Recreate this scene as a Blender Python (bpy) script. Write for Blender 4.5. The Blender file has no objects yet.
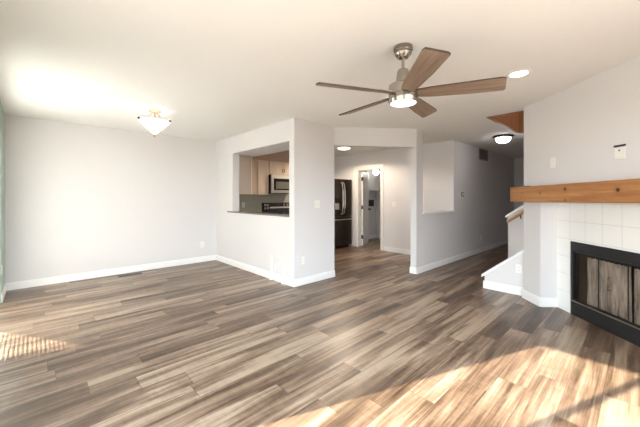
import bpy, bmesh, math, random
from math import radians as rad, sin, cos, pi, hypot, atan2
random.seed(7)
SC = bpy.context.scene
COL = SC.collection

# ------------------------------------------------------------------ camera, sky, sun, exposure
CAM_H = 1.2944
FPX = 302.0                                        # focal length in pixels of a 640 px wide frame
YAW = rad(46.8)                                    # view direction, from the world X axis
cd = bpy.data.cameras.new('camera'); cam = bpy.data.objects.new('camera', cd); COL.objects.link(cam)
cd.sensor_width = 36.0; cd.lens = FPX / 640 * 36.0
cd.shift_y = -16.5 / 640; cd.clip_start = 0.05; cd.clip_end = 200
cam.location = (0, 0, CAM_H); cam.rotation_euler = (pi / 2, 0, YAW - pi / 2)
SC.camera = cam

W = bpy.data.worlds.new('sky'); SC.world = W; W.use_nodes = True
bg = W.node_tree.nodes['Background']; bg.inputs[1].default_value = 9.0
_tc = W.node_tree.nodes.new('ShaderNodeTexCoord'); _sx = W.node_tree.nodes.new('ShaderNodeSeparateXYZ'); _rp = W.node_tree.nodes.new('ShaderNodeValToRGB')
_ma = W.node_tree.nodes.new('ShaderNodeMath'); _ma.operation = 'MULTIPLY_ADD'; _ma.inputs[1].default_value = 0.5; _ma.inputs[2].default_value = 0.5
W.node_tree.links.new(_tc.outputs['Generated'], _sx.inputs[0]); W.node_tree.links.new(_sx.outputs[2], _ma.inputs[0]); W.node_tree.links.new(_ma.outputs[0], _rp.inputs[0])
_e = _rp.color_ramp.elements
_e[0].position = .485; _e[0].color = (.30, .28, .25, 1)              # sunlit ground outside
_e[1].position = .515; _e[1].color = (.82, .92, 1.0, 1)              # hazy bright sky
W.node_tree.links.new(_rp.outputs[0], bg.inputs[0])

SUN_AZ = rad(-21.0); SUN_EL = rad(27.8)            # the way the light travels
sd = bpy.data.lights.new('sun', 'SUN'); so = bpy.data.objects.new('sun', sd); COL.objects.link(so)
sd.energy = 19.0; sd.color = (1.0, 0.89, 0.70); sd.angle = rad(0.55)
so.location = (-4, 3, 4); so.rotation_euler = (pi / 2 - SUN_EL, 0, SUN_AZ - pi / 2)

SC.view_settings.view_transform = 'Standard'; SC.view_settings.look = 'None'
SC.view_settings.gamma = 1.0; SC.view_settings.use_curve_mapping = False
SC.view_settings.exposure = 0.5
SC.cycles.use_denoising = True
SC.cycles.max_bounces = 14; SC.cycles.diffuse_bounces = 8
SC.cycles.sample_clamp_indirect = 8.0
SC.cycles.caustics_reflective = False; SC.cycles.caustics_refractive = False


# ------------------------------------------------------------------ mesh helpers
class MB:
    def __init__(s):
        s.v = []; s.f = []; s.sm = []

    def add(s, vs, fs, smooth=False):
        n = len(s.v); s.v += [tuple(p) for p in vs]
        for f in fs:
            s.f.append([i + n for i in f]); s.sm.append(smooth)
        return s

    def box(s, x0, x1, y0, y1, z0, z1):
        return s.add([(x0, y0, z0), (x1, y0, z0), (x1, y1, z0), (x0, y1, z0), (x0, y0, z1), (x1, y0, z1), (x1, y1, z1), (x0, y1, z1)],
                     [(0, 3, 2, 1), (4, 5, 6, 7), (0, 1, 5, 4), (1, 2, 6, 5), (2, 3, 7, 6), (3, 0, 4, 7)])

    def obox(s, p, q, t0, t1, z0, z1, e0=0, e1=0):
        """upright slab along p->q; t0..t1 across, to the left of the way p->q"""
        dx, dy = q[0] - p[0], q[1] - p[1]; L = hypot(dx, dy); dx /= L; dy /= L
        nx, ny = -dy, dx
        c = []
        for a, t in ((-e0, t0), (L + e1, t0), (L + e1, t1), (-e0, t1)):
            c.append((p[0] + dx * a + nx * t, p[1] + dy * a + ny * t))
        return s.prism(c, z0, z1)

    def prism(s, poly, z0, z1):
        n = len(poly)
        vs = [(x, y, z0) for x, y in poly] + [(x, y, z1) for x, y in poly]
        fs = [tuple(range(n - 1, -1, -1)), tuple(range(n, 2 * n))] + [(i, (i + 1) % n, n + (i + 1) % n, n + i) for i in range(n)]
        return s.add(vs, fs)

    def prism_x(s, poly, x0, x1):                  # poly in (y, z)
        n = len(poly)
        vs = [(x0, y, z) for y, z in poly] + [(x1, y, z) for y, z in poly]
        fs = [tuple(range(n - 1, -1, -1)), tuple(range(n, 2 * n))] + [(i, (i + 1) % n, n + (i + 1) % n, n + i) for i in range(n)]
        return s.add(vs, fs)

    def lathe(s, prof, seg=32, c=(0, 0, 0), close=True):
        vs = []; fs = []; n = len(prof)
        for i in range(seg):
            a = 2 * pi * i / seg
            for r, z in prof:
                vs.append((c[0] + r * cos(a), c[1] + r * sin(a), c[2] + z))
        for i in range(seg):
            j = (i + 1) % seg
            for k in range(n - 1):
                fs.append((i * n + k, j * n + k, j * n + k + 1, i * n + k + 1))
        if close:
            fs.append([i * n for i in range(seg)][::-1]); fs.append([i * n + n - 1 for i in range(seg)])
        return s.add(vs, fs, True)

    def tube(s, path, r, seg=10):
        from mathutils import Vector
        pts = [Vector(p) for p in path]; n = len(pts); vs = []; fs = []
        up = Vector((0, 0, 1))
        for i, p in enumerate(pts):
            d = (pts[min(i + 1, n - 1)] - pts[max(i - 1, 0)]).normalized()
            ref = up if abs(d.z) < 0.95 else Vector((1, 0, 0))
            a = d.cross(ref).normalized(); b = a.cross(d).normalized()
            rr = r[i] if isinstance(r, (list, tuple)) else r
            for k in range(seg):
                t = 2 * pi * k / seg
                vs.append(tuple(p + a * (rr * cos(t)) + b * (rr * sin(t))))
        for i in range(n - 1):
            for k in range(seg):
                l = (k + 1) % seg
                fs.append((i * seg + k, i * seg + l, (i + 1) * seg + l, (i + 1) * seg + k))
        fs.append(tuple(range(seg))[::-1]); fs.append(tuple((n - 1) * seg + k for k in range(seg)))
        return s.add(vs, fs, True)

    def ball(s, c, r, seg=20, rings=12, sz=1.0):
        prof = [(max(1e-4, r * sin(pi * k / rings)), -r * sz * cos(pi * k / rings)) for k in range(rings + 1)]
        return s.lathe(prof, seg, c)

    def build(s, name, mat, parent=None, bevel=0, loc=None, rotz=0, auto=None):
        me = bpy.data.meshes.new(name); bm = bmesh.new()
        vv = [bm.verts.new(p) for p in s.v]
        for f, sm in zip(s.f, s.sm):
            try:
                fc = bm.faces.new([vv[i] for i in f]); fc.smooth = sm
            except ValueError:
                pass
        bm.verts.ensure_lookup_table()
        bmesh.ops.recalc_face_normals(bm, faces=bm.faces[:])
        if bevel:
            ed = [e for e in bm.edges if len(e.link_faces) == 2 and e.calc_face_angle(0) > 0.5]
            bmesh.ops.bevel(bm, geom=ed, offset=bevel, segments=2, affect='EDGES', profile=0.5, clamp_overlap=True)
        bm.to_mesh(me); bm.free()
        if any(s.sm):
            me.set_sharp_from_angle(angle=rad(40))
        me.materials.append(mat)
        o = bpy.data.objects.new(name, me); COL.objects.link(o)
        if parent: o.parent = parent
        if loc: o.location = loc
        if rotz: o.rotation_euler = (0, 0, rotz)
        return o


def bx(*a):
    return MB().box(*a)


def tag(o, label, cat, group=None):
    o['label'] = label; o['category'] = cat
    if group: o['group'] = group
    return o


def thing(name, label, cat, loc=(0, 0, 0), rotz=0, group=None):
    o = bpy.data.objects.new(name, None); COL.objects.link(o)
    o.empty_display_size = 0.1
    o.location = loc; o.rotation_euler = (0, 0, rotz)
    return tag(o, label, cat, group)


def struct(name, mb, mat, label=None, cat=None, **kw):
    o = mb.build(name, mat, **kw); o['kind'] = 'structure'
    if label: tag(o, label, cat or name.rsplit('_', 1)[0])
    return o


def dup(root, loc, rotz, label, group=None):
    r = root.copy(); COL.objects.link(r); r.location = loc; r.rotation_euler = (0, 0, rotz); r['label'] = label
    if group: r['group'] = group
    for ch in list(root.children):
        c = ch.copy(); COL.objects.link(c); c.parent = r
        for g in ch.children:
            d = g.copy(); COL.objects.link(d); d.parent = c
    return r


# ------------------------------------------------------------------ materials
def mat(name, col, rough=0.5, metal=0.0, emit=0, ecol=None, spec=0.5, bump=None, coat=0):
    m = bpy.data.materials.new(name); m.use_nodes = True
    nt = m.node_tree; b = nt.nodes['Principled BSDF']
    b.inputs['Base Color'].default_value = (*col, 1); b.inputs['Roughness'].default_value = rough
    b.inputs['Metallic'].default_value = metal; b.inputs['Specular IOR Level'].default_value = spec
    if coat: b.inputs['Coat Weight'].default_value = coat
    if emit:
        b.inputs['Emission Color'].default_value = (*(ecol or col), 1); b.inputs['Emission Strength'].default_value = emit
    # every surface gets a little procedural variation
    tc = nt.nodes.new('ShaderNodeTexCoord'); nz = nt.nodes.new('ShaderNodeTexNoise')
    sc, amt, dist = bump or (40, 0.03, 0.001)
    nz.inputs['Scale'].default_value = sc; nz.inputs['Detail'].default_value = 3
    nt.links.new(tc.outputs['Object'], nz.inputs['Vector'])
    bp = nt.nodes.new('ShaderNodeBump'); bp.inputs['Strength'].default_value = amt; bp.inputs['Distance'].default_value = dist
    nt.links.new(nz.outputs['Fac'], bp.inputs['Height']); nt.links.new(bp.outputs['Normal'], b.inputs['Normal'])
    return m


class NT:
    def __init__(s, m): s.nt = m.node_tree
    def n(s, t, **kw):
        x = s.nt.nodes.new(t)
        for k, v in kw.items(): setattr(x, k, v)
        return x
    def l(s, a, b): s.nt.links.new(a, b)
    def put(s, sock, v):
        if hasattr(v, 'is_linked'): s.l(v, sock)
        else: sock.default_value = v
    def m(s, op, *a):
        x = s.n('ShaderNodeMath', operation=op)
        for i, v in enumerate(a): s.put(x.inputs[i], v)
        return x.outputs[0]
    def mix(s, f, a, b, bt='MIX'):
        x = s.n('ShaderNodeMix', data_type='RGBA', blend_type=bt)
        s.put(x.inputs[0], f)
        s.put(x.inputs[6], a if hasattr(a, 'is_linked') else (*a, 1))
        s.put(x.inputs[7], b if hasattr(b, 'is_linked') else (*b, 1))
        return x.outputs[2]
    def xyz(s, a, b, c):
        x = s.n('ShaderNodeCombineXYZ')
        for i, v in enumerate((a, b, c)): s.put(x.inputs[i], v)
        return x.outputs[0]
    def noise(s, vec, scale=1, detail=4, rough=.55, dist=0):
        x = s.n('ShaderNodeTexNoise'); s.l(vec, x.inputs['Vector'])
        x.inputs['Scale'].default_value = scale; x.inputs['Detail'].default_value = detail
        x.inputs['Roughness'].default_value = rough; x.inputs['Distortion'].default_value = dist
        return x.outputs['Fac']
    def mr(s, v, a, b, c=0, d=1):
        x = s.n('ShaderNodeMapRange'); s.l(v, x.inputs[0])
        for i, q in enumerate((a, b, c, d)): x.inputs[i + 1].default_value = q
        return x.outputs[0]
    def ramp(s, v, stops):
        x = s.n('ShaderNodeValToRGB'); s.l(v, x.inputs[0]); e = x.color_ramp.elements
        while len(e) < len(stops): e.new(0.5)
        for q, (p, c) in zip(e, stops): q.position = p; q.color = (*c, 1)
        return x.outputs[0]


def floor_material():
    m = mat('vinyl_planks', (.3, .25, .2), 0.33); N = NT(m); b = m.node_tree.nodes['Principled BSDF']
    tc = N.n('ShaderNodeTexCoord'); sp = N.n('ShaderNodeSeparateXYZ'); N.l(tc.outputs['Object'], sp.inputs[0])
    X, Y = sp.outputs[0], sp.outputs[1]
    PW, PL = 0.178, 1.22
    yr = N.m('DIVIDE', N.m('ADD', Y, 3.03), PW); row = N.m('FLOOR', yr)
    wn = N.n('ShaderNodeTexWhiteNoise', noise_dimensions='1D'); N.l(row, wn.inputs['W'])
    xr = N.m('DIVIDE', N.m('ADD', X, N.m('MULTIPLY', wn.outputs['Value'], 8.54)), PL); col = N.m('FLOOR', xr)
    w2 = N.n('ShaderNodeTexWhiteNoise', noise_dimensions='2D'); N.l(N.xyz(row, col, 0), w2.inputs['Vector'])
    idv = w2.outputs['Value']
    off = N.m('MULTIPLY', idv, 37.0)
    # broad streaks along the board, then finer grain
    big = N.noise(N.xyz(N.m('ADD', N.m('MULTIPLY', X, .75), off), N.m('MULTIPLY', Y, 7.5), off), 1, 4, .55, .5)
    mid = N.noise(N.xyz(N.m('ADD', N.m('MULTIPLY', X, .9), off), N.m('MULTIPLY', Y, 24), off), 1, 5, .6, .4)
    fine = N.noise(N.xyz(N.m('MULTIPLY', X, 3), N.m('MULTIPLY', Y, 110), off), 1, 3, .6)
    cross = N.noise(N.xyz(N.m('MULTIPLY', X, 30), N.m('MULTIPLY', Y, 9), off), 1, 2, .5)
    v = N.m('ADD', N.m('MULTIPLY', big, .52), N.m('ADD', N.m('MULTIPLY', mid, .30), N.m('MULTIPLY', fine, .18)))
    v = N.m('ADD', v, N.m('MULTIPLY', N.m('SUBTRACT', idv, .5), .10))
    v = N.m('ADD', v, N.m('MULTIPLY', N.m('SUBTRACT', cross, .5), .05))
    c = N.ramp(v, [(.37, (.030, .018, .012)), (.45, (.098, .061, .039)), (.52, (.205, .140, .097)), (.61, (.375, .29, .217))])
    warm = N.mix(N.m('MULTIPLY', w2.outputs['Color'], .5), c, (.30, .20, .14), 'MIX')
    c = N.mix(.16, c, warm)
    fy = N.m('FRACT', yr); ey = N.m('MINIMUM', fy, N.m('SUBTRACT', 1, fy))
    fx = N.m('FRACT', xr); ex = N.m('MINIMUM', fx, N.m('SUBTRACT', 1, fx))
    seam = N.m('MINIMUM', N.mr(ey, .004, .016), N.mr(ex, .0006, .0024))
    c = N.mix(N.mr(seam, 0, 1, .62, 0), c, (.05, .035, .028))
    N.l(c, b.inputs['Base Color'])
    N.l(N.mr(mid, .3, .7, .30, .42), b.inputs['Roughness'])
    bp = N.n('ShaderNodeBump'); bp.inputs['Strength'].default_value = .25; bp.inputs['Distance'].default_value = .0015
    N.l(N.m('ADD', seam, N.m('MULTIPLY', fine, .25)), bp.inputs['Height']); N.l(bp.outputs[0], b.inputs['Normal'])
    return m


def wood_material(name, dark, light, scale=(1.5, 26, 26), rough=.5, knots=()):
    m = mat(name, light, rough); N = NT(m); b = m.node_tree.nodes['Principled BSDF']
    tc = N.n('ShaderNodeTexCoord'); mp = N.n('ShaderNodeMapping'); mp.inputs['Scale'].default_value = scale
    N.l(tc.outputs['Object'], mp.inputs['Vector'])
    a = N.noise(mp.outputs[0], 1, 5, .6, .5)
    c = N.ramp(a, [(.3, dark), (.5, tuple((p + q) / 2 for p, q in zip(dark, light))), (.68, light)])
    for x, y, z, r in knots:
        d = N.n('ShaderNodeVectorMath', operation='DISTANCE'); N.l(tc.outputs['Object'], d.inputs[0]); d.inputs[1].default_value = (x, y, z)
        c = N.mix(N.mr(d.outputs['Value'], r * 2.6, r * .9, 0, .45), c, (.22, .075, .02))
        c = N.mix(N.mr(d.outputs['Value'], r * 1.05, r * .7, 0, 1), c, (.018, .008, .005))
    N.l(c, b.inputs['Base Color'])
    return m


def tile_material(name, tile, grout, size, ox, oz, axes=(0, 2), lw=.012):
    m = mat(name, tile, .28); N = NT(m); b = m.node_tree.nodes['Principled BSDF']
    tc = N.n('ShaderNodeTexCoord'); sp = N.n('ShaderNodeSeparateXYZ'); N.l(tc.outputs['Object'], sp.inputs[0])
    es = []
    for ax, o in zip(axes, (ox, oz)):
        f = N.m('FRACT', N.m('DIVIDE', N.m('SUBTRACT', sp.outputs[ax], o - 20 * size), size))
        es.append(N.m('MINIMUM', f, N.m('SUBTRACT', 1, f)))
    e = N.mr(N.m('MINIMUM', *es), lw * .5, lw * 1.3)
    N.l(N.mix(e, grout, tile), b.inputs['Base Color'])
    bp = N.n('ShaderNodeBump'); bp.inputs['Strength'].default_value = .4; bp.inputs['Distance'].default_value = .002
    N.l(e, bp.inputs['Height']); N.l(bp.outputs[0], b.inputs['Normal'])
    return m


M = {}
M['wall'] = mat('grey_wall_paint', (.70, .685, .69), .65, bump=(120, .08, .001), spec=.3)
M['green'] = mat('sage_wall_paint', (.36, .45, .40), .65, bump=(120, .08, .001), spec=.3)
M['ceil'] = mat('ceiling_texture_paint', (.84, .835, .82), .8, bump=(55, .25, .003), spec=.2)
M['trim'] = mat('white_trim_paint', (.84, .84, .84), .38)
M['floor'] = floor_material()
M['plate'] = mat('white_plastic', (.82, .81, .78), .35)
M['slot'] = mat('dark_slot', (.03, .03, .03), .5)
M['nickel'] = mat('brushed_nickel', (.40, .37, .33), .20, 1.0)
M['darknickel'] = mat('dark_brushed_nickel', (.33, .29, .25), .25, 1.0)
M['brass'] = mat('aged_brass', (.62, .44, .24), .3, 1.0)
M['bronze'] = mat('dark_bronze', (.06, .045, .035), .4, .8)
M['steel'] = mat('stainless_steel', (.62, .58, .52), .3, 1.0)
M['blacksteel'] = mat('dark_stainless_steel', (.10, .08, .07), .32, 1.0)
M['blackgloss'] = mat('black_glass', (.012, .01, .011), .12)
M['blackmetal'] = mat('black_painted_metal', (.022, .022, .024), .38, .3)
M['cabinet'] = wood_material('cream_cabinet_wood', (.60, .47, .35), (.70, .57, .44), (9, 9, 1.2), .45)
M['brown'] = wood_material('stained_brown_panel', (.25, .11, .045), (.34, .155, .07), (6, 6, 2), .5)
M['soffit'] = mat('tan_soffit_paint', (.46, .34, .27), .7)
M['sill'] = mat('grey_stone_ledge', (.20, .19, .19), .22, bump=(80, .05, .001))
M['blade'] = wood_material('weathered_oak_blade', (.145, .095, .068), (.29, .21, .157), (2.2, 34, 34), .5)
M['bladeedge'] = mat('dark_blade_edge', (.06, .04, .03), .6)
M['mantel'] = wood_material('honey_pine_beam', (.27, .105, .030), (.46, .225, .088), (1.3, 22, 22), .5,
                            knots=[(.223, -.15, 1.335, .010), (.40, -.15, 1.337, .006), (.535, -.15, 1.339, .015), (.888, -.15, 1.372, .019),
                                   (.888, -.15, 1.262, .014), (1.437, -.15, 1.352, .021), (1.21, -.15, 1.30, .007), (1.9, -.15, 1.34, .014)])
M['oak'] = wood_material('oak_rail', (.36, .2, .10), (.52, .33, .19), (20, 2, 20), .4)
M['tile'] = tile_material('white_square_tile', (.82, .82, .80), (.60, .60, .58), .2, .5, .025)
M['splash'] = tile_material('sage_backsplash_tile', (.40, .385, .305), (.34, .33, .27), .1, .05, .01, lw=.02)
M['doorpaint'] = mat('white_door_paint', (.78, .76, .73), .4)


def lampmat(name, col, e):
    return mat(name, (.9, .9, .9), .4, emit=e, ecol=col)


# ------------------------------------------------------------------ setting
H = 2.44
XW = -.316            # window wall
YD = 6.01             # long dining wall
XP = 2.707            # pass-through wall
YS = 3.427            # short switch wall
XF = 6.12             # kitchen end wall with the door
YH = 2.59             # hallway wall
PD = (3.54, 3.43); PE = (4.655, 2.592)
O = (4.56, 1.035); RW = rad(225)                    # fireplace wall: local x along the wall, y into it
LW = 2.30
YB = O[1] - LW * .70711                              # wall behind the camera
XEND = 10.35; YMIN = -1.7

struct('floor', bx(XW - .15, XEND + .15, YMIN, YD + .15, -.12, 0), M['floor'], 'grey-brown wood-look plank floor running through the whole room', 'floor')
c = MB()
c.box(XW - .15, 4.70, YMIN, YD + .15, H, H + .12); c.box(4.70, 6.30, 1.53, YD + .15, H, H + .12); c.box(6.30, XEND + .15, YMIN, YD + .15, H, H + .12)
struct('ceiling', c, M['ceil'], 'white textured ceiling over living room, kitchen and hallway', 'ceiling')

struct('wall_dining', bx(XW - .15, XF + .12, YD, YD + .14, 0, H), M['wall'], 'long plain grey wall behind the dining area', 'wall')
# window wall: a sliding door beside the camera and a tall window with a blind further on
SY0, SY1, SZ = -.30, 2.04, 2.09
WY0, WY1, WZ = 3.52, 5.30, 2.14
w = MB(); a, b2 = XW - .15, XW
w.box(a, b2, YB - .15, SY0, 0, H); w.box(a, b2, SY0, SY1, SZ, H); w.box(a, b2, SY1, WY0, 0, H); w.box(a, b2, WY0, WY1, WZ, H); w.box(a, b2, WY1, YD, 0, H)
struct('wall_window', w, M['green'], 'sage green wall at the edge of the dining area', 'wall')
w = MB(); BX0, BX1, BZ0, BZ1 = .0, 2.6, .25, 2.15
w.box(XW, BX0, YB - .15, YB, 0, H); w.box(BX1, 3.2, YB - .15, YB, 0, H); w.box(BX0, BX1, YB - .15, YB, 0, BZ0); w.box(BX0, BX1, YB - .15, YB, BZ1, H)
struct('wall_behind', w, M['wall'])
# pass-through wall
PT = (3.540, 5.300, 1.0, 2.118); t = .14
w = MB(); w.box(XP, XP + t, YS, PT[0], 0, H); w.box(XP, XP + t, PT[1], YD, 0, H); w.box(XP, XP + t, PT[0], PT[1], 0, PT[2]); w.box(XP, XP + t, PT[0], PT[1], PT[3], H)
struct('wall_passthrough', w, M['wall'], 'grey wall with the pass-through opening to the kitchen', 'wall')
struct('wall_switch', bx(XP + t, PD[0], YS, YS + .12, 0, H), M['wall'], 'short grey wall with light switch, between pass-through and kitchen doorway', 'wall')
w = MB(); L = hypot(PE[0] - PD[0], PE[1] - PD[1])
w.obox(PD, PE, 0, .12, 2.136, H)
struct('wall_header', w, M['wall'], 'angled grey header over the wide kitchen opening', 'wall')
w = MB(); w.box(PE[0], 4.878, YH, YH + .11, 0, H); w.box(4.878, XF, YH, YH + .12, 0, 1.0); w.box(XF, XEND, YH, YH + .12, 0, H)
struct('wall_hall', w, M['wall'], 'grey hallway wall with half-height part and vent', 'wall')
DY0, DY1, DZ = 4.346, 5.085, 2.0
w = MB(); w.box(XF, XF + .12, YH + .12, DY0, 0, H); w.box(XF, XF + .12, DY1, YD, 0, H); w.box(XF, XF + .12, DY0, DY1, DZ, H)
struct('wall_kitchen', w, M['wall'], 'grey wall at the kitchen end with the white door', 'wall')
w = MB(); w.box(XF + .12, 7.98, 5.77, 5.89, 0, H); w.box(7.86, 7.98, 3.6, 5.77, 0, H); w.box(XF + .12, 7.86, 3.48, 3.6, 0, H)
struct('wall_closet', w, M['wall'], 'grey walls of the small room behind the white door', 'wall')
w = MB(); w.box(XEND, XEND + .12, YMIN, YH + .12, 0, H)
struct('wall_hall_end', w, M['wall'], 'dim wall at the far end of the hallway', 'wall')
struct('wall_stair_far', bx(4.68, XEND, YMIN, YMIN + .1, 0, 4.9), M['wall'])
struct('wall_stair', bx(4.56, 4.68, YMIN, O[1], 0, H), M['wall'])

# stairwell through the ceiling
w = MB(); w.box(4.76, 6.26, 1.49, 1.53, H - .002, 3.1); w.box(6.26, 6.30, YMIN + .1, 1.53, H - .002, 3.1); w.box(4.70, 4.76, YMIN + .1, 1.53, H - .002, 3.1)
struct('trim_1', w, M['brown'], 'brown stained lining of the stairwell opening in the ceiling', 'trim')
w = MB(); w.box(4.76, 6.26, 1.49, 1.53, 3.1, 4.9); w.box(6.26, 6.30, YMIN + .1, 1.53, 3.1, 4.9); w.box(4.70, 4.76, YMIN + .1, 1.53, 3.1, 4.9); w.box(4.70, 6.30, YMIN, 1.53, 4.9, 5.0)
struct('wall_upstairs', w, M['wall'])

# fireplace wall: legs, upper wall and the recess between them (local frame)
RD = .19; S0, S1 = .308, LW - .308
MZ = 1.235
w = MB()
w.box(0, S0, 0, .3, 0, MZ); w.box(S1, LW, 0, .3, 0, MZ); w.box(0, LW, 0, .3, MZ, H)
struct('wall_fireplace', w, M['wall'], 'angled grey chimney wall above and beside the fireplace', 'wall', loc=(O[0], O[1], 0), rotz=RW)
FB0, FB1, FZ0, FZ1 = .521, 1.779, 0.0, .806          # black surround, outer
tl = MB()
tl.box(S0, FB0 + .01, RD, RD + .1, 0, MZ); tl.box(FB1 - .01, S1, RD, RD + .1, 0, MZ); tl.box(FB0 + .01, FB1 - .01, RD, RD + .1, FZ1 - .01, MZ)
struct('wall_tile', tl, M['tile'], 'white square tile facing around the black fireplace', 'tile', loc=(O[0], O[1], 0), rotz=RW)

# stair knee walls
def knee(name, x0, x1, poly, label):
    return struct(name, MB().prism_x(poly, x0, x1), M['wall'], label, 'wall')
knee('wall_stair_near', 4.65, 4.77, [(1.53, 0), (1.53, .18), (1.036, .585), (1.036, 0)], 'low sloped half wall of the stairs beside the fireplace')
FS = .73
knee('wall_stair_rail', 5.98, 6.10, [(1.59, 0), (1.59, .955), (-.6, .955 + 2.19 * FS), (-.6, 0)], 'taller sloped half wall of the stairs carrying the handrail')


def cap(name, y0, z0, y1, z1, x0, x1, th, label):
    return struct(name, MB().prism_x([(y0, z0), (y0, z0 + th), (y1, z1 + th), (y1, z1)], x0, x1), M['trim'], label, 'trim')
cap('trim_2', 1.565, .152, 1.036, .585, 4.632, 4.788, .04, 'white sloped cap on the low stair half wall')
cap('trim_3', 1.625, .930, -.6, .955 + 2.19 * FS, 5.955, 6.125, .04, 'white sloped cap on the taller stair half wall')
struct('trim_4', MB().box(4.845, 6.14, YH - .035, YH + .15, 1.0, 1.026), M['trim'], 'white ledge on the half-height hallway wall', 'trim')

# baseboards: 11 cm board with a thinner top bead
BH = .105
def base(name, pts, label=None, e=(0, 0)):
    m = MB()
    n = len(pts) - 1
    for i in range(n):
        e0 = e[0] if i == 0 else .0
        e1 = e[1] if i == n - 1 else .0
        m.obox(pts[i], pts[i + 1], -.016, 0, 0, BH - .022, e0, e1); m.obox(pts[i], pts[i + 1], -.010, 0, BH - .022, BH, e0, e1)
    return struct(name, m, M['trim'], label, 'baseboard')
# obox: positive t is left of travel; the room lies to the right of p->q
base('baseboard_dining', [(XW, YD), (XP, YD)], 'white baseboard along the long dining wall')
base('baseboard_window', [(XW, WY1 + .06), (XW, YD)], 'white baseboard on the sage green wall')
base('baseboard_passthrough', [(XP, YD), (XP, YS)], 'white baseboard under the pass-through', (0, .016))
base('baseboard_switch', [(XP, YS), (PD[0], YS)], 'white baseboard under the light switch wall')
base('baseboard_pier', [(PE[0], YH + .11), (PE[0], YH)], 'white baseboard round the narrow wall end at the hallway', (.01, .016))
base('baseboard_hall', [(PE[0], YH), (XEND, YH)], 'white baseboard along the hallway wall')
base('baseboard_kitchen', [(XF, DY0 - .09), (XF, YH + .12)], 'white baseboard right of the white kitchen door')
base('baseboard_closet', [(XF + .12, 5.77), (7.86, 5.77), (7.86, 3.6)], 'white baseboard in the small room behind the door')
base('baseboard_stair', [(4.65, 1.545), (4.65, 1.036)], 'white baseboard on the low stair half wall')
u = (-.70711, -.70711); nn = (-.70711, .70711)
def fw(s, n=0): return (O[0] + u[0] * s + nn[0] * n, O[1] + u[1] * s + nn[1] * n)
base('baseboard_fireplace', [fw(0), fw(S0), fw(S0, -RD)], 'white baseboard wrapping the wall end beside the fireplace', (.016, 0))

# openings in the window wall (outside the picture, they let the daylight in)
def frame_box(name, x0, x1, y0, y1, z0, z1, bars):
    m = MB(); f = .05
    m.box(x0, x1, y0, y0 + f, z0, z1); m.box(x0, x1, y1 - f, y1, z0, z1); m.box(x0, x1, y0 + f, y1 - f, z1 - f, z1); m.box(x0, x1, y0 + f, y1 - f, z0, z0 + .03)
    for y in bars: m.box(x0, x1, y - .022, y + .022, z0 + .03, z1 - f)
    return struct(name, m, M['trim'])
frame_box('door_1', XW - .10, XW - .05, SY0, SY1, 0, SZ, (1.345,))
cg = bpy.data.materials.new('clear_window_glass'); cg.use_nodes = True; N = NT(cg); nt = cg.node_tree; nt.nodes.remove(nt.nodes['Principled BSDF'])
tp = N.n('ShaderNodeBsdfTransparent'); tp.inputs[0].default_value = (.985, .99, .985, 1); gs = N.n('ShaderNodeBsdfGlossy'); gs.inputs['Roughness'].default_value = .02
mx = N.n('ShaderNodeMixShader'); mx.inputs[0].default_value = .03; N.l(tp.outputs[0], mx.inputs[1]); N.l(gs.outputs[0], mx.inputs[2]); N.l(mx.outputs[0], nt.nodes['Material Output'].inputs['Surface'])
bx(XW - .078, XW - .072, SY0 + .05, SY1 - .05, .03, SZ - .05).build('pane', cg, bpy.data.objects['door_1'])
frame_box('window_1', XW - .13, XW - .09, WY0, WY1, 0, WZ, ())
m = MB(); f = .05  # unseen window behind the camera, added to bring in daylight
m.box(BX0, BX0 + f, YB - .1, YB - .05, BZ0, BZ1); m.box(BX1 - f, BX1, YB - .1, YB - .05, BZ0, BZ1); m.box(BX0, BX1, YB - .1, YB - .05, BZ1 - f, BZ1); m.box(BX0, BX1, YB - .1, YB - .05, BZ0, BZ0 + f)
m.box(1.27, 1.33, YB - .1, YB - .05, BZ0, BZ1)
bx(BX0 + f, BX1 - f, YB - .078, YB - .072, BZ0 + f, BZ1 - f).build('pane', cg, struct('window_2', m, M['trim']))
# blind on the tall window: closed, its lower edge hanging askew over a few open slats
bl = bpy.data.materials.new('translucent_blind'); bl.use_nodes = True
N = NT(bl); nt = bl.node_tree; nt.nodes.remove(nt.nodes['Principled BSDF'])
tr = N.n('ShaderNodeBsdfTranslucent'); df = N.n('ShaderNodeBsdfDiffuse'); mx = N.n('ShaderNodeMixShader')
tr.inputs[0].default_value = (.96, .96, .95, 1); df.inputs[0].default_value = (.85, .85, .83, 1); mx.inputs[0].default_value = .64
N.l(df.outputs[0], mx.inputs[1]); N.l(tr.outputs[0], mx.inputs[2]); N.l(mx.outputs[0], nt.nodes['Material Output'].inputs['Surface'])
SL = [4.858, 4.874, 5.165, 5.181]; bxx = XW - .06
m = MB()

ys = [WY0, 4.4] + SL + [WY1]
m.prism_x([(WY0, .42), (WY0 + .85, .02), (WY1, .02), (WY1, 1.68), (WY0, 1.68)], bxx, bxx + .003)
for y0, y1 in ((WY0, SL[0]), (SL[1], SL[2]), (SL[3], WY1)): m.box(bxx, bxx + .003, y0, y1, 1.68, WZ)
bo = struct('window_3', m, bl)
m = MB()
for k in range(26): m.box(bxx - .005, bxx + .006, WY0 + .01, WY0 + .88, .02 + k * .016, .0212 + k * .016)
struct('window_4', m, M['trim'])

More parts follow.
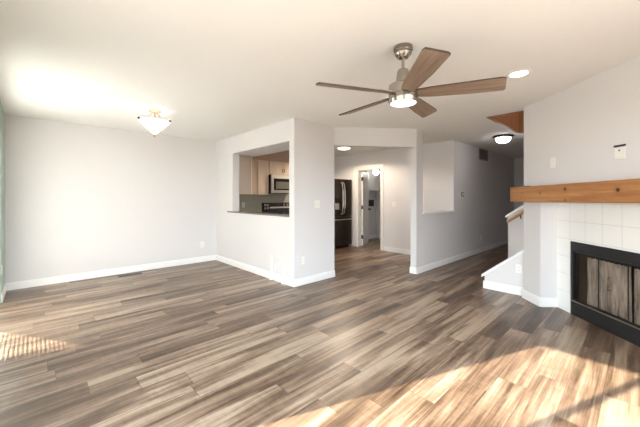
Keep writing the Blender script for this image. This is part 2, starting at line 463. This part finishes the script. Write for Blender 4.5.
# ------------------------------------------------------------------ ceiling fan
FC = (2.043, 1.248)
fan = thing('ceiling_fan', 'five-blade ceiling fan with weathered wood blades, brushed nickel motor and lit round lens', 'ceiling fan', (FC[0], FC[1], H), rad(-43.2))
MB().lathe([(.001, 0), (.070, 0), (.072, -.008), (.072, -.030), (.064, -.038), (.066, -.044), (.062, -.058), (.050, -.072), (.040, -.084), (.016, -.088), (.001, -.088)], 40).build('canopy', M['darknickel'], fan)
MB().lathe([(.0115, -.08), (.0115, -.20)], 16).build('downrod', M['nickel'], fan)
MB().lathe([(.001, -.175), (.038, -.175), (.044, -.185), (.050, -.24), (.055, -.278), (.092, -.284), (.106, -.294), (.109, -.304), (.109, -.366), (.103, -.370), (.001, -.370)], 44).build('motor_housing', M['nickel'], fan)
MB().lathe([(.001, -.370), (.103, -.370), (.103, -.374), (.110, -.377), (.110, -.424), (.106, -.430), (.096, -.430), (.096, -.426), (.001, -.426)], 44).build('light_ring', M['nickel'], fan)
lens = MB().lathe([(.001, -.427), (.0955, -.427), (.094, -.432), (.080, -.436), (.05, -.438), (.001, -.439)], 40).build('light_lens', lampmat('fan_lens', (1, .97, .94), 1.8), fan)
lens['label'] = 'glowing white round lens under the fan'


def blade_parts():
    """outline along +x in local plane, later pitched"""
    out = [(.095, -.042), (.20, -.055), (.45, -.068), (.650, -.078), (.678, -.070), (.698, .052), (.686, .070), (.45, .070), (.20, .058), (.095, .042)]
    t = .006
    n = len(out); pit = rad(-16)
    def P(x, y, z): return (x, y * cos(pit) - z * sin(pit), y * sin(pit) + z * cos(pit))
    vs = [P(x, y, -t) for x, y in out] + [P(x, y, t) for x, y in out]
    fs = [tuple(range(n - 1, -1, -1)), tuple(range(n, 2 * n))] + [(i, (i + 1) % n, n + (i + 1) % n, n + i) for i in range(n)]
    a = MB().add(vs, fs)
    iro = MB()
    vs2 = [P(x, y, zz) for zz in (t, t + .006) for x, y in ((.05, -.03), (.20, -.022), (.215, 0), (.20, .022), (.05, .03))]
    iro.add(vs2, [(4, 3, 2, 1, 0), (5, 6, 7, 8, 9)] + [(i, (i + 1) % 5, 5 + (i + 1) % 5, 5 + i) for i in range(5)])
    return a, iro
bm_, ir_ = blade_parts()
b0 = bm_.build('blade', M['blade'], fan)
b0.data.materials.append(M['bladeedge'])
for pf in b0.data.polygons:
    if len(pf.vertices) == 4: pf.material_index = 1
i0 = ir_.build('blade_iron', M['darknickel'], b0)
BL0 = -18
for k in range(5):
    if k == 0: bb = b0
    else:
        bb = b0.copy(); COL.objects.link(bb); bb.parent = fan
        ii = i0.copy(); COL.objects.link(ii); ii.parent = bb
    bb.location = (0, 0, -.360); bb.rotation_euler = (0, 0, rad(BL0 + 72 * k))

# ------------------------------------------------------------------ dining light
LC = (1.15, 4.44)
dl = thing('ceiling_light', 'small semi-flush brass ceiling light with glowing white glass bowl over the dining area', 'ceiling light', (LC[0], LC[1], H), rad(75.4))
MB().lathe([(.001, 0), (.070, 0), (.076, -.006), (.070, -.014), (.045, -.022), (.02, -.028), (.001, -.028)], 32).build('canopy', M['brass'], dl)
MB().lathe([(.010, -.03), (.010, -.30)], 12).build('stem', M['brass'], dl)
MB().lathe([(.186, -.136), (.180, -.150), (.150, -.178), (.112, -.222), (.070, -.276), (.034, -.308), (.001, -.318), (.001, -.312), (.030, -.302), (.066, -.270), (.107, -.217), (.145, -.173), (.174, -.147), (.180, -.136), (.186, -.136)], 40, close=False).build('glass_bowl', lampmat('bowl_glass', (1, .95, .88), 1.3), dl)
MB().lathe([(.001, -.312), (.016, -.316), (.018, -.326), (.010, -.334), (.012, -.342), (.001, -.352)], 16).build('finial', M['brass'], dl)
for k in range(3):
    a = 2 * pi * k / 3
    path = [(r * cos(a), r * sin(a), z) for r, z in ((.03, -.028), (.055, -.06), (.075, -.09), (.11, -.115), (.16, -.128), (.205, -.136))]
    ar = MB().tube(path, .006, 8).build('arm', M['brass'], dl)
    MB().ball((.207 * cos(a), .207 * sin(a), -.137), .015, 12, 8).build('knob', M['bronze'], ar)
    path = [(r * cos(a), r * sin(a), z) for r, z in ((.207, -.138), (.192, -.152), (.156, -.182), (.118, -.227), (.076, -.281), (.02, -.322))]
    MB().tube(path, .0055, 8).build('strap', M['brass'], ar)

# recessed light
rl = thing('recessed_light', 'small white recessed can light in the ceiling, near the fireplace wall', 'recessed light', (3.26, .78, H))
MB().lathe([(.072, -.001), (.098, -.001), (.098, -.006), (.078, -.010), (.072, -.006)], 36, close=False).build('trim_ring', M['trim'], rl)
MB().lathe([(.001, -.001), (.0735, -.001), (.072, -.005), (.001, -.006)], 32, close=False).build('lens', lampmat('can_lens', (1, .93, .82), 6), rl)

# hall flush light
hl = thing('ceiling_light', 'dark rimmed flush ceiling light with white glass dome in the hallway', 'ceiling light', (6.39, 1.78, H))
MB().lathe([(.001, 0), (.165, 0), (.175, -.012), (.168, -.034), (.150, -.040), (.001, -.040)], 36).build('pan', M['bronze'], hl)
MB().lathe([(.128, -.036), (.122, -.07), (.098, -.105), (.055, -.128), (.001, -.135)], 36).build('glass_dome', lampmat('hall_dome', (1, .97, .95), 13), hl)
MB().ball((0, 0, -.14), .012, 12, 8).build('finial', M['bronze'], hl)
# kitchen flush light
kl = thing('ceiling_light', 'low round glowing ceiling light in the kitchen, seen through the wide opening', 'ceiling light', (5.14, 4.67, H))
MB().lathe([(.001, 0), (.155, 0), (.16, -.018), (.15, -.024), (.001, -.024)], 36).build('pan', M['nickel'], kl)
MB().lathe([(.148, -.02), (.13, -.045), (.08, -.06), (.001, -.066)], 36).build('glass_dome', lampmat('kitchen_dome', (1, .80, .58), 3), kl)
kp = bpy.data.lights.new('kitchen_lamp', 'SPOT'); ko = bpy.data.objects.new('kitchen_lamp', kp); COL.objects.link(ko)
kp.spot_size = rad(165); kp.spot_blend = .3; kp.energy = 105; kp.color = (1, .82, .64); kp.shadow_soft_size = .13; ko.location = (5.14, 4.67, H - .09)
# globe in the small room
gl = thing('globe_light', 'round white glowing globe light in the small room behind the white door', 'globe light', (7.02, 5.155, H))
MB().lathe([(.001, 0), (.06, 0), (.06, -.02), (.012, -.03), (.010, -.36), (.03, -.365), (.03, -.38)], 20).build('stem', M['trim'], gl)
MB().ball((0, 0, -.445), .085).build('globe', lampmat('globe_glass', (1, .97, .94), 9), gl)

# ------------------------------------------------------------------ plates, vents
def outlet(loc, rz, label, group=None):
    t = thing('wall_outlet', label, 'outlet', loc, rz, group)
    bx(-.036, .036, -.006, -.0005, -.058, .058).build('cover_plate', M['plate'], t, bevel=.002)
    for z in (.02, -.02):
        r = bx(-.017, .017, -.009, -.005, z - .015, z + .015).build('receptacle', M['plate'], t, bevel=.003)
        s = MB()
        for x in (-.007, .007): s.box(x - .0015, x + .0015, -.0095, -.0085, z - .004, z + .007)
        s.build('slot', M['slot'], r)
    return t
o1 = outlet((2.411, YD, .345), 0, 'white outlet low on the long dining wall')
dup(o1, (2.86, YS, .357), 0, 'white outlet low on the short wall beneath the light switch')
dup(o1, (XW, 5.45, .385), rad(90), 'white outlet on the sage green wall')
dup(o1, (4.65, 1.11, .345), rad(-90), 'white outlet on the low stair half wall')
dup(o1, (7.635, YH, .328), 0, 'white outlet low on the hallway wall')
dup(o1, (3.32, YD - .012, 1.12), 0, 'outlet on the kitchen backsplash seen through the pass-through')


def switch(loc, rz, gangs, label):
    t = thing('light_switch', label, 'switch', loc, rz)
    w = .023 * gangs + .014
    bx(-w, w, -.006, -.0005, -.058, .058).build('cover_plate', M['plate'], t, bevel=.002)
    for k in range(gangs):
        x = (k - (gangs - 1) / 2) * .046
        bx(x - .016, x + .016, -.011, -.005, -.033, .033).build('rocker', M['plate'], t, bevel=.002)
    return t
switch((3.15, YS, 1.185), 0, 2, 'white double light switch on the short wall by the pass-through')
p = fw(.51); switch((p[0], p[1], 1.675), RW, 1, 'white single switch on the chimney wall above the mantel')
switch((XF, 3.966, 1.13), rad(-90), 2, 'white light switch on the kitchen wall beside the white door')
# media box with a dark slot
p = fw(1.288); tvb = thing('media_wall_plate', 'white wall plate with a dark cable slot high on the chimney wall', 'wall plate', (p[0], p[1], 1.67), RW)
bx(-.046, .046, -.008, -.0005, -.052, .052).build('cover_plate', M['plate'], tvb, bevel=.002)
bx(-.008, .006, -.010, -.007, .018, .030).build('port', M['slot'], tvb)
bx(-.050, .050, -.012, -.0005, .056, .072).build('cable_slot', M['slot'], tvb, bevel=.002)
# thermostat
th = thing('thermostat', 'small round-cornered thermostat on the hallway wall', 'thermostat', (6.51, YH, 1.347))
bx(-.085, .085, -.008, -.0005, -.065, .065).build('back_plate', M['plate'], th, bevel=.003)
bx(-.068, .068, -.028, -.007, -.05, .054).build('body', mat('grey_plastic', (.28, .255, .23), .4), th, bevel=.006)
bx(-.042, .042, -.030, -.027, -.020, .034).build('screen', mat('pale_screen', (.62, .60, .55), .3), th)
# hall return vent
rv = thing('wall_vent', 'square slatted return air vent high on the hallway wall', 'vent', (7.79, YH, 2.30))
m = MB(); g = .02
m.box(-.30, .30, -.012, -.0005, -.135, -.115); m.box(-.30, .30, -.012, -.0005, .115, .135); m.box(-.30, -.28, -.012, -.0005, -.115, .115); m.box(.28, .30, -.012, -.0005, -.115, .115)
m.build('frame', mat('vent_grey', (.36, .33, .32), .5), rv)
bx(-.28, .28, -.002, -.0005, -.115, .115).build('duct_backing', M['slot'], rv)
m = MB()
for k in range(9):
    z = -.10 + k * .025; m.add([(-.28, -.011, z - .009), (.28, -.011, z - .009), (.28, -.003, z + .006), (-.28, -.003, z + .006), (-.28, -.010, z - .011), (.28, -.010, z - .011), (.28, -.002, z + .004), (-.28, -.002, z + .004)],
                               [(0, 1, 2, 3), (7, 6, 5, 4), (0, 4, 5, 1), (1, 5, 6, 2), (2, 6, 7, 3), (3, 7, 4, 0)])
m.build('slats', mat('vent_slat_grey', (.30, .27, .265), .5), rv)
# floor register
fr = thing('floor_register', 'dark slotted floor register beside the baseboard of the dining wall', 'floor vent', (1.135, 5.815, 0))
m = MB(); m.box(-.17, .17, -.055, .055, .0003, .003)
m.build('rim', mat('brown_metal', (.05, .04, .034), .4, .3), fr, bevel=.001)
m = MB()
for k in range(14):
    x = -.15 + k * .0225; m.box(x, x + .012, -.04, .04, .0028, .0045)
m.build('louvers', M['slot'], fr)

# ------------------------------------------------------------------ mantel and fireplace
mt = MB()
d0, d1 = -.16, -.0005
xs = [-.019 + k * (LW + .038) / 24 for k in range(25)]
rings = []
for x in xs:
    dz = .0105 * x; j = lambda: random.uniform(-.0015, .0015)
    rings.append([(x, d0 + .008 + j(), 1.230 + dz), (x, d0 + j(), 1.238 + dz), (x, d0 + j(), 1.409 + dz), (x, d0 + .008, 1.417 + dz + j()), (x, d1, 1.417 + dz), (x, d1, 1.230 + dz)])
vs = [p for r in rings for p in r]; fs = [tuple(range(6))[::-1], tuple(24 * 6 + k for k in range(6))]
for i in range(24):
    for k in range(6):
        l = (k + 1) % 6; fs.append((i * 6 + k, i * 6 + l, (i + 1) * 6 + l, (i + 1) * 6 + k))
mt.add(vs, fs)
man = mt.build('mantel_beam', M['mantel'], loc=(O[0], O[1], 0), rotz=RW)
tag(man, 'honey-coloured knotty wood mantel beam above the tiled fireplace', 'mantel')
sc_ = bx(.05, .16, -.06, -.018, 0, .012).build('shadow_gap_strip', M['bronze'], bevel=.002, loc=(O[0], O[1], 1.4195), rotz=RW)  # dark bar in place of the shade between mantel and wall
tag(sc_, 'thin dark strip standing for the shadow gap at the near-stairs end of the wooden mantel', 'strip')

fp = thing('fireplace', 'black metal fireplace insert with folding glass doors, set in white tile', 'fireplace', (O[0], O[1], 0), RW)
m = MB(); y0, y1 = RD - .012, RD + .06
GZ0, GZ1, GS0, GS1 = .158, .703, FB0 + .028, FB1 - .028
m.box(FB0, FB1, y0, y1, GZ1, FZ1); m.box(FB0, FB1, y0, y1, .001, GZ0); m.box(FB0, GS0, y0, y1, GZ0, GZ1); m.box(GS1, FB1, y0, y1, GZ0, GZ1)
m.build('surround', M['blackmetal'], fp, bevel=.002)
bx(GS0, GS1, y0 - .006, y0 + .002, GZ0 - .006, GZ0 + .004).build('threshold_strip', M['steel'], fp)
# firebox: five inner faces as thin slabs
m = MB(); dp = RD + .50; sp_ = .18
m.prism([(GS0 + .0, y1), (GS0 + sp_, dp), (GS0 + sp_ - .01, dp), (GS0 - .012, y1)], GZ0 - .04, GZ1 + .04)
m.prism([(GS1 + .012, y1), (GS1 - sp_ + .01, dp), (GS1 - sp_, dp), (GS1, y1)], GZ0 - .04, GZ1 + .04)
m.box(GS0, GS1, dp, dp + .01, GZ0 - .04, GZ1 + .04); m.box(GS0, GS1, y1, dp, GZ0 - .05, GZ0 - .04); m.box(GS0, GS1, y1, dp, GZ1 + .04, GZ1 + .05)
m.build('firebox', mat('sooty_firebrick', (.05, .044, .04), .85, bump=(14, .4, .01)), fp)
# mesh spark curtains: pleated sheets with some thickness
cm = mat('woven_spark_mesh', (.30, .25, .22), .55, .25); N = NT(cm); bsd = cm.node_tree.nodes['Principled BSDF']
tc = N.n('ShaderNodeTexCoord'); mp = N.n('ShaderNodeMapping'); mp.inputs['Scale'].default_value = (28, 6, 3.2); N.l(tc.outputs['Object'], mp.inputs['Vector'])
q = N.noise(mp.outputs[0], 1, 5, .65, .6)
mp2 = N.n('ShaderNodeMapping'); mp2.inputs['Scale'].default_value = (5, 3, 4); N.l(tc.outputs['Object'], mp2.inputs['Vector'])
q2 = N.noise(mp2.outputs[0], 1, 2, .5, .3)
N.l(N.ramp(N.m('ADD', N.m('MULTIPLY', q, .6), N.m('MULTIPLY', q2, .4)), [(.34, (.11, .09, .075)), (.49, (.46, .40, .355)), (.60, (.70, .635, .575))]), bsd.inputs['Base Color'])


def curtain(s0, s1, z0, z1, pts):
    n = 90; m = MB(); vs = []; fs = []
    for i in range(n + 1):
        s = s0 + (s1 - s0) * i / n
        y = RD + .075 + .008 * sin(i * 1.25) + .006 * sin(i * .37 + 1)
        for zz in (z0, (z0 * 2 + z1) / 3, (z0 + 2 * z1) / 3, z1 - .006 * (1 + sin(i * .63))):
            vs.append((s, y + (z1 - zz) * .02 * sin(i * .5), zz))
        for zz in (z1 - .006 * (1 + sin(i * .63)), (z0 + 2 * z1) / 3, (z0 * 2 + z1) / 3, z0):
            vs.append((s, y + .003 + (z1 - zz) * .02 * sin(i * .5), zz))
    for i in range(n):
        for k in range(8):
            l = (k + 1) % 8; fs.append((i * 8 + k, i * 8 + l, (i + 1) * 8 + l, (i + 1) * 8 + k))
    fs.append(tuple(range(8))[::-1]); fs.append(tuple(n * 8 + k for k in range(8)))
    m.add(vs, fs, True)
    return m
curtain(.628, 1.108, GZ0 - .02, .655, 0).build('spark_curtain', cm, fp)
curtain(1.128, 1.60, GZ0 - .02, .655, 0).build('spark_curtain', cm, fp)
MB().tube([(GS0 + .01, RD + .08, .662), (GS1 - .01, RD + .08, .662)], .006, 10).build('curtain_rod', M['blackmetal'], fp)
# glass doors
gm = bpy.data.materials.new('smoked_door_glass'); gm.use_nodes = True; N = NT(gm); nt = gm.node_tree; nt.nodes.remove(nt.nodes['Principled BSDF'])
tp = N.n('ShaderNodeBsdfTransparent'); tp.inputs[0].default_value = (.80, .78, .76, 1); gs = N.n('ShaderNodeBsdfGlossy'); gs.inputs['Roughness'].default_value = .06
lw = N.n('ShaderNodeLayerWeight'); mx = N.n('ShaderNodeMixShader'); N.l(N.m('ADD', .04, N.m('MULTIPLY', N.m('POWER', lw.outputs['Facing'], 4), .5)), mx.inputs[0]); N.l(tp.outputs[0], mx.inputs[1]); N.l(gs.outputs[0], mx.inputs[2])
N.l(mx.outputs[0], nt.nodes['Material Output'].inputs['Surface'])
pw = (GS1 - GS0) / 4
for k in range(4):
    a = GS0 + pw * k + .002; b2 = GS0 + pw * (k + 1) - .002
    m = MB(); f = .0025; ya, yb = RD + .004, RD + .010
    m.box(a, a + f, ya, yb, GZ0 + .004, GZ1 - .004); m.box(b2 - f, b2, ya, yb, GZ0 + .004, GZ1 - .004); m.box(a + f, b2 - f, ya, yb, GZ0 + .004, GZ0 + .014); m.box(a + f, b2 - f, ya, yb, GZ1 - .022, GZ1 - .004)
    d = m.build('glass_door', M['blackmetal'], fp)
    bx(a + f, b2 - f, ya + .0015, ya + .0045, GZ0 + .014, GZ1 - .022).build('pane', gm, d)
    if k in (1, 2):
        x = .981 if k == 1 else GS0 + GS1 - .981
        MB().tube([(x, RD - .0, .40), (x, RD - .02, .40), (x, RD - .022, .46), (x, RD - .02, .52), (x, RD - .0, .52)], .005, 8).build('handle', M['darknickel'], d)

# ------------------------------------------------------------------ pass-through ledge and kitchen
led = bx(XP - .035, XP + t + .06, PT[0] + .002, PT[1] + .15, PT[2] + .0005, PT[2] + .026)
# ledge: tongue in the opening plus a nose that runs past it
led = MB().prism([(XP - .035, PT[0] + .002), (XP - .0005, PT[0] + .002), (XP + t + .05, PT[0] + .002), (XP + t + .05, PT[1] - .002), (XP - .0005, PT[1] - .002), (XP - .0005, PT[1] + .15), (XP - .035, PT[1] + .15)], PT[2] + .0005, PT[2] + .024)
tag(led.build('counter_ledge', M['sill'], bevel=.003), 'dark grey stone ledge in the pass-through opening', 'ledge')

struct('wall_soffit', bx(XP + t, 5.22, 5.69, YD, 2.105, H), M['soffit'], 'tan soffit above the kitchen cabinets', 'soffit')
struct('wall_soffit_side', bx(XP + t, 3.25, YS + .12, 5.688, 2.118, H), M['wall'], 'pale soffit just inside the pass-through opening', 'soffit')
struct('wall_backsplash', bx(XP + t, 5.25, YD - .012, YD, .915, 1.80), M['splash'], 'sage green backsplash behind the range', 'backsplash')


def shaker(mb_name, x0, x1, z0, z1, yf, parent, m=None):
    """door slab with raised stiles and rails on its -y side"""
    d = MB(); r = .05
    d.box(x0, x1, yf - .012, yf, z0, z1)
    d.box(x0, x0 + r, yf - .019, yf - .012, z0, z1); d.box(x1 - r, x1, yf - .019, yf - .012, z0, z1)
    d.box(x0 + r, x1 - r, yf - .019, yf - .012, z0, z0 + r); d.box(x0 + r, x1 - r, yf - .019, yf - .012, z1 - r, z1)
    return d.build(mb_name, m or M['cabinet'], parent)


def pull(x, y, z, parent, h=.05):
    return MB().tube([(x, y, z - h), (x, y - .022, z - h), (x, y - .024, z), (x, y - .022, z + h), (x, y, z + h)], .006, 8).build('handle', M['bronze'], parent)
k = thing('wall_cabinet', 'cream end cabinet hung beside the pass-through jamb, plain side panel showing', 'cabinet', (2.985, 5.64, 1.345))
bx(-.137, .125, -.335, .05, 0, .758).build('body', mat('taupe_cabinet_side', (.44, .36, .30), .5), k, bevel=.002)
bx(.125, .144, -.333, .05, .004, .754).build('door', mat('cabinet_edge', (.74, .64, .52), .45), k)
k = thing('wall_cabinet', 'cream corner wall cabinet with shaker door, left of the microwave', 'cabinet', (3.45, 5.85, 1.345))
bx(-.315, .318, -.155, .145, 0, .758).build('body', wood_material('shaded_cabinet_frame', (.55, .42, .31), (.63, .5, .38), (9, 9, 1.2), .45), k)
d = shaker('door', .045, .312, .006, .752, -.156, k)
k = thing('wall_cabinet', 'cream two-door cabinet above the microwave', 'cabinet', (4.16, 5.85, 1.80))
bx(-.38, .38, -.155, .145, 0, .303).build('body', M['cabinet'], k)
for sgn in (-1, 1):
    d = shaker('door', .004 if sgn > 0 else -.376, .376 if sgn > 0 else -.004, .006, .297, -.156, k)
    pull(sgn * .03, -.175, .10, d, .032)
mw = thing('microwave', 'stainless over-the-range microwave with black window above the range', 'microwave', (4.16, 5.80, 1.375))
bx(-.378, .378, -.17, .195, 0, .42).build('body', M['blackmetal'], mw, bevel=.003)
d = bx(-.372, .378, -.198, -.171, .008, .415).build('door', M['steel'], mw, bevel=.003)
bx(-.305, .20, -.202, -.197, .075, .335).build('window', M['blackgloss'], d)
bx(-.255, .16, -.2035, -.2015, .105, .265).build('mesh_screen', mat('window_mesh', (.14, .14, .105), .4), d)
MB().tube([(.245, -.197, .07), (.245, -.235, .08), (.245, -.235, .34), (.245, -.197, .35)], .009, 10).build('handle', M['steel'], d)
bx(.275, .37, -.2015, -.197, .02, .40).build('control_panel', M['blackgloss'], mw)
bx(-.35, .35, -.15, .10, -.006, .0).build('grease_filter', M['blackmetal'], mw)

rg = thing('range', 'stainless and black kitchen range with knobs on its back panel, below the microwave', 'range', (4.16, 5.68, 0))
bx(-.378, .378, -.28, .305, .03, .90).build('body', M['steel'], rg, bevel=.003)
bx(-.38, .38, -.30, .25, .90, .918).build('cooktop', M['blackgloss'], rg, bevel=.003)
d = bx(-.37, .37, -.31, -.281, .22, .80).build('oven_door', M['steel'], rg, bevel=.003)
bx(-.27, .27, -.314, -.309, .34, .66).build('window', M['blackgloss'], d)
MB().tube([(-.30, -.31, .74), (-.30, -.35, .745), (.30, -.35, .745), (.30, -.31, .74)], .010, 10).build('handle', M['steel'], d)
bx(-.37, .37, -.305, -.281, .05, .20).build('drawer', M['steel'], rg, bevel=.003)
bpl = MB().prism_x([(.225, .918), (.245, 1.15), (.29, 1.162), (.31, 1.162), (.31, .918)], -.378, .378).build('back_panel', M['blackgloss'], rg, bevel=.003)
MB().prism_x([(.2365, 1.03), (.2395, 1.065), (.228, 1.066), (.225, 1.031)], -.20, .378).build('trim_strip', M['steel'], rg)
bx(-.18, .10, .232, .244, 1.085, 1.138).build('display', M['blackgloss'], bpl)
for x, z in ((-.335, 1.105), (-.265, 1.105), (-.335, 1.03), (-.262, 1.04), (.20, 1.11), (.30, 1.11)):
    kn = MB().tube([(x, .25, z), (x, .222, z), (x, .214, z)], [.026, .026, .022], 18).build('knob', M['steel'], rg)
    bx(x - .003, x + .003, .208, .215, z - .018, z + .018).build('pointer', M['slot'], kn)
    MB().tube([(x, .252, z), (x, .236, z)], [.034, .034], 18).build('bezel', M['blackgloss'], kn)
for x in (-.19, .19):
    for y in (-.15, .10):
        MB().lathe([(.085, .918), (.09, .9195), (.07, .9197)], 24, (x, y, 0), close=False).build('burner_ring', M['blacksteel'], rg)

# base cabinets and worktop (low behind the pass-through)
k = thing('base_cabinet', 'cream base cabinet in the kitchen corner beside the range', 'cabinet', (3.31, 5.70, 0))
bx(-.46, .465, -.28, .295, .10, .875).build('body', M['cabinet'], k)
bx(-.46, .465, -.23, .295, 0, .10).build('toe_kick', M['blackmetal'], k)
d = shaker('door', .02, .455, .11, .68, -.281, k); pull(.08, -.30, .60, d)
d = shaker('drawer', .02, .455, .70, .865, -.281, k); pull(.24, -.30, .78, d, .03)
wt = bx(XP + t + .002, 3.776, 5.39, YD - .014, .8755, .913).build('worktop', M['sill'], bevel=.003)
tag(wt, 'grey stone worktop in the kitchen corner, beside the range', 'worktop')

# fridge
fg = thing('refrigerator', 'dark stainless french door refrigerator beside the white door, through the wide opening', 'refrigerator', (5.645, 5.6, 0))
bx(-.385, .385, -.33, .39, .04, 1.75).build('body', M['blackmetal'], fg, bevel=.004)
for s in (-1, 1):
    xa, xb = (-.383, -.003) if s < 0 else (.003, .383)
    d = bx(xa, xb, -.40, -.332, .80, 1.748).build('door', M['blacksteel'], fg, bevel=.008)
    x = s * .036
    MB().tube([(x, -.40, .85), (x, -.45, .90), (x, -.475, 1.05), (x, -.478, 1.25), (x, -.475, 1.45), (x, -.45, 1.62), (x, -.40, 1.67)], [.011, .013, .014, .014, .014, .013, .011], 12).build('handle', M['steel'], d)
    if s < 0:
        pnl = bx(-.28, -.09, -.405, -.399, .95, 1.27).build('dispenser', M['blackgloss'], d)
        bx(-.26, -.11, -.408, -.404, .975, 1.14).build('dispenser_recess', M['steel'], pnl)
d = bx(-.383, .383, -.40, -.332, .06, .79).build('freezer_drawer', M['blacksteel'], fg, bevel=.008)
MB().tube([(-.32, -.40, .72), (-.31, -.445, .725), (0, -.455, .727), (.31, -.445, .725), (.32, -.40, .72)], .013, 12).build('handle', M['steel'], d)
for x in (-.33, .33):
    bx(x - .03, x + .03, -.30, -.24, 0, .04).build('foot', M['blackmetal'], fg)

# ------------------------------------------------------------------ kitchen door with casing
m = MB(); cw = .085; xa, xb = XF - .018, XF - .0005
m.box(xa, xb, DY1, DY1 + cw + .04, 0, DZ + cw); m.box(xa, xb, DY0 - cw, DY0, 0, DZ + cw); m.box(xa, xb, DY0, DY1, DZ, DZ + cw)
m.box(XF - .0005, XF + .125, DY1 - .018, DY1, 0, DZ); m.box(XF - .0005, XF + .125, DY0, DY0 + .018, 0, DZ); m.box(XF - .0005, XF + .125, DY0 + .018, DY1 - .018, DZ - .018, DZ)
struct('trim_5', m, M['doorpaint'], 'white door casing in the kitchen end wall', 'door casing')
AN = rad(25)
dr = bpy.data.objects.new('door_2', None); COL.objects.link(dr); dr.location = (XF + .135, DY1 - .022, 0); dr.rotation_euler = (0, 0, AN)
dr['kind'] = 'structure'; tag(dr, 'white paneled door standing open into the small room', 'door')
m = MB(); m.box(0, .70, -.0355, 0, .008, 1.975)
lf = m.build('door_leaf', M['doorpaint'], dr, bevel=.002)
m = MB()
for z0, z1 in ((.15, .55), (.68, 1.12), (1.25, 1.83)):
    for x0, x1 in ((.10, .32), (.38, .60)):
        m.box(x0, x1, -.041, -.0355, z0, z0 + .012); m.box(x0, x1, -.041, -.0355, z1 - .012, z1); m.box(x0, x0 + .012, -.041, -.0355, z0, z1); m.box(x1 - .012, x1, -.041, -.0355, z0, z1)
m.build('panel_molding', M['doorpaint'], lf)
for z in (.24, 1.02, 1.77):
    m = MB(); m.box(-.014, .010, -.040, -.002, z - .05, z + .05); m.tube([(-.008, -.042, z - .05), (-.008, -.042, z + .05)], .009, 10)
    m.build('hinge', M['bronze'], dr)
kb = MB().lathe([(.001, -.002), (.03, -.002), (.03, .006), (.012, .012), (.012, .035), (.028, .045), (.030, .06), (.018, .072), (.001, .074)], 20).build('knob', M['bronze'], dr)
kb.location = (.64, -.036, .95); kb.rotation_euler = (pi / 2, 0, 0)

# small room: pale upper area built as a guessed wall cabinet, dark outlet box
k = thing('wall_cabinet', 'pale upper area built as a wall cabinet in the small room behind the open white door', 'cabinet', (7.43, 5.63, 1.485))
bx(-.43, .428, -.14, .138, 0, .72).build('body', M['doorpaint'], k)
for xa, xb in ((-.428, -.003), (.003, .426)):
    shaker('door', xa, xb, .005, .715, -.1405, k, M['doorpaint'])
k = thing('utility_box', 'small dark square recess box on the wall of the small room', 'utility box', (7.60, 5.77, 1.108))
m = MB(); m.box(-.13, .13, -.014, -.0005, -.10, .10)
m.build('box_face', M['slot'], k, bevel=.003)
MB().tube([(-.05, -.013, 0), (-.05, -.04, 0)], .014, 10).build('valve', M['bronze'], k)
MB().tube([(.05, -.013, 0), (.05, -.04, 0)], .014, 10).build('valve', M['bronze'], k)

# ------------------------------------------------------------------ stairs
stt = thing('staircase', 'staircase rising between the sloped half walls beside the fireplace', 'stairs', (5.375, 1.45, 0))
RI, RU = .188, .255
carpet = mat('beige_carpet', (.42, .36, .30), .95, bump=(300, .5, .004))
for i in range(11):
    bx(-.598, .598, -(i + 1) * RU, -i * RU + .025, (i + 1) * RI - .03, (i + 1) * RI).build('tread', carpet, stt, bevel=.006)
    bx(-.598, .598, -(i + 1) * RU, -i * RU, i * RI, (i + 1) * RI - .03).build('riser', M['trim'], stt)
hr = thing('handrail', 'oak handrail on dark brackets along the taller stair half wall', 'handrail', (5.925, 1.58, 0))
q = [(0, 0), (0, 2.0)]
m = MB()
sec = [(-.022, -.03), (.022, -.03), (.026, .0), (.018, .028), (-.018, .028), (-.026, .0)]
vs = [(x, .01, .875 + z) for x, z in sec] + [(x, -2.0, .875 + 2.01 * FS + z) for x, z in sec]
m.add(vs, [(5, 4, 3, 2, 1, 0), tuple(range(6, 12))] + [(i, (i + 1) % 6, 6 + (i + 1) % 6, 6 + i) for i in range(6)])
m.build('rail', M['oak'], hr, bevel=.005)
for yy in (-.19, -1.1, -1.85):
    zz = .875 - yy * FS
    MB().tube([(0, yy, zz - .028), (0, yy, zz - .06), (.03, yy, zz - .085), (.055, yy, zz - .085)], .009, 8).build('bracket', M['bronze'], hr)

# unseen point light added above the stairwell to brighten its brown lining
ud = bpy.data.lights.new('stairwell_fill', 'POINT'); uo = bpy.data.objects.new('stairwell_fill', ud); COL.objects.link(uo)
ud.energy = 35; ud.color = (1, .9, .78); ud.shadow_soft_size = .15; uo.location = (5.4, .35, 4.6)
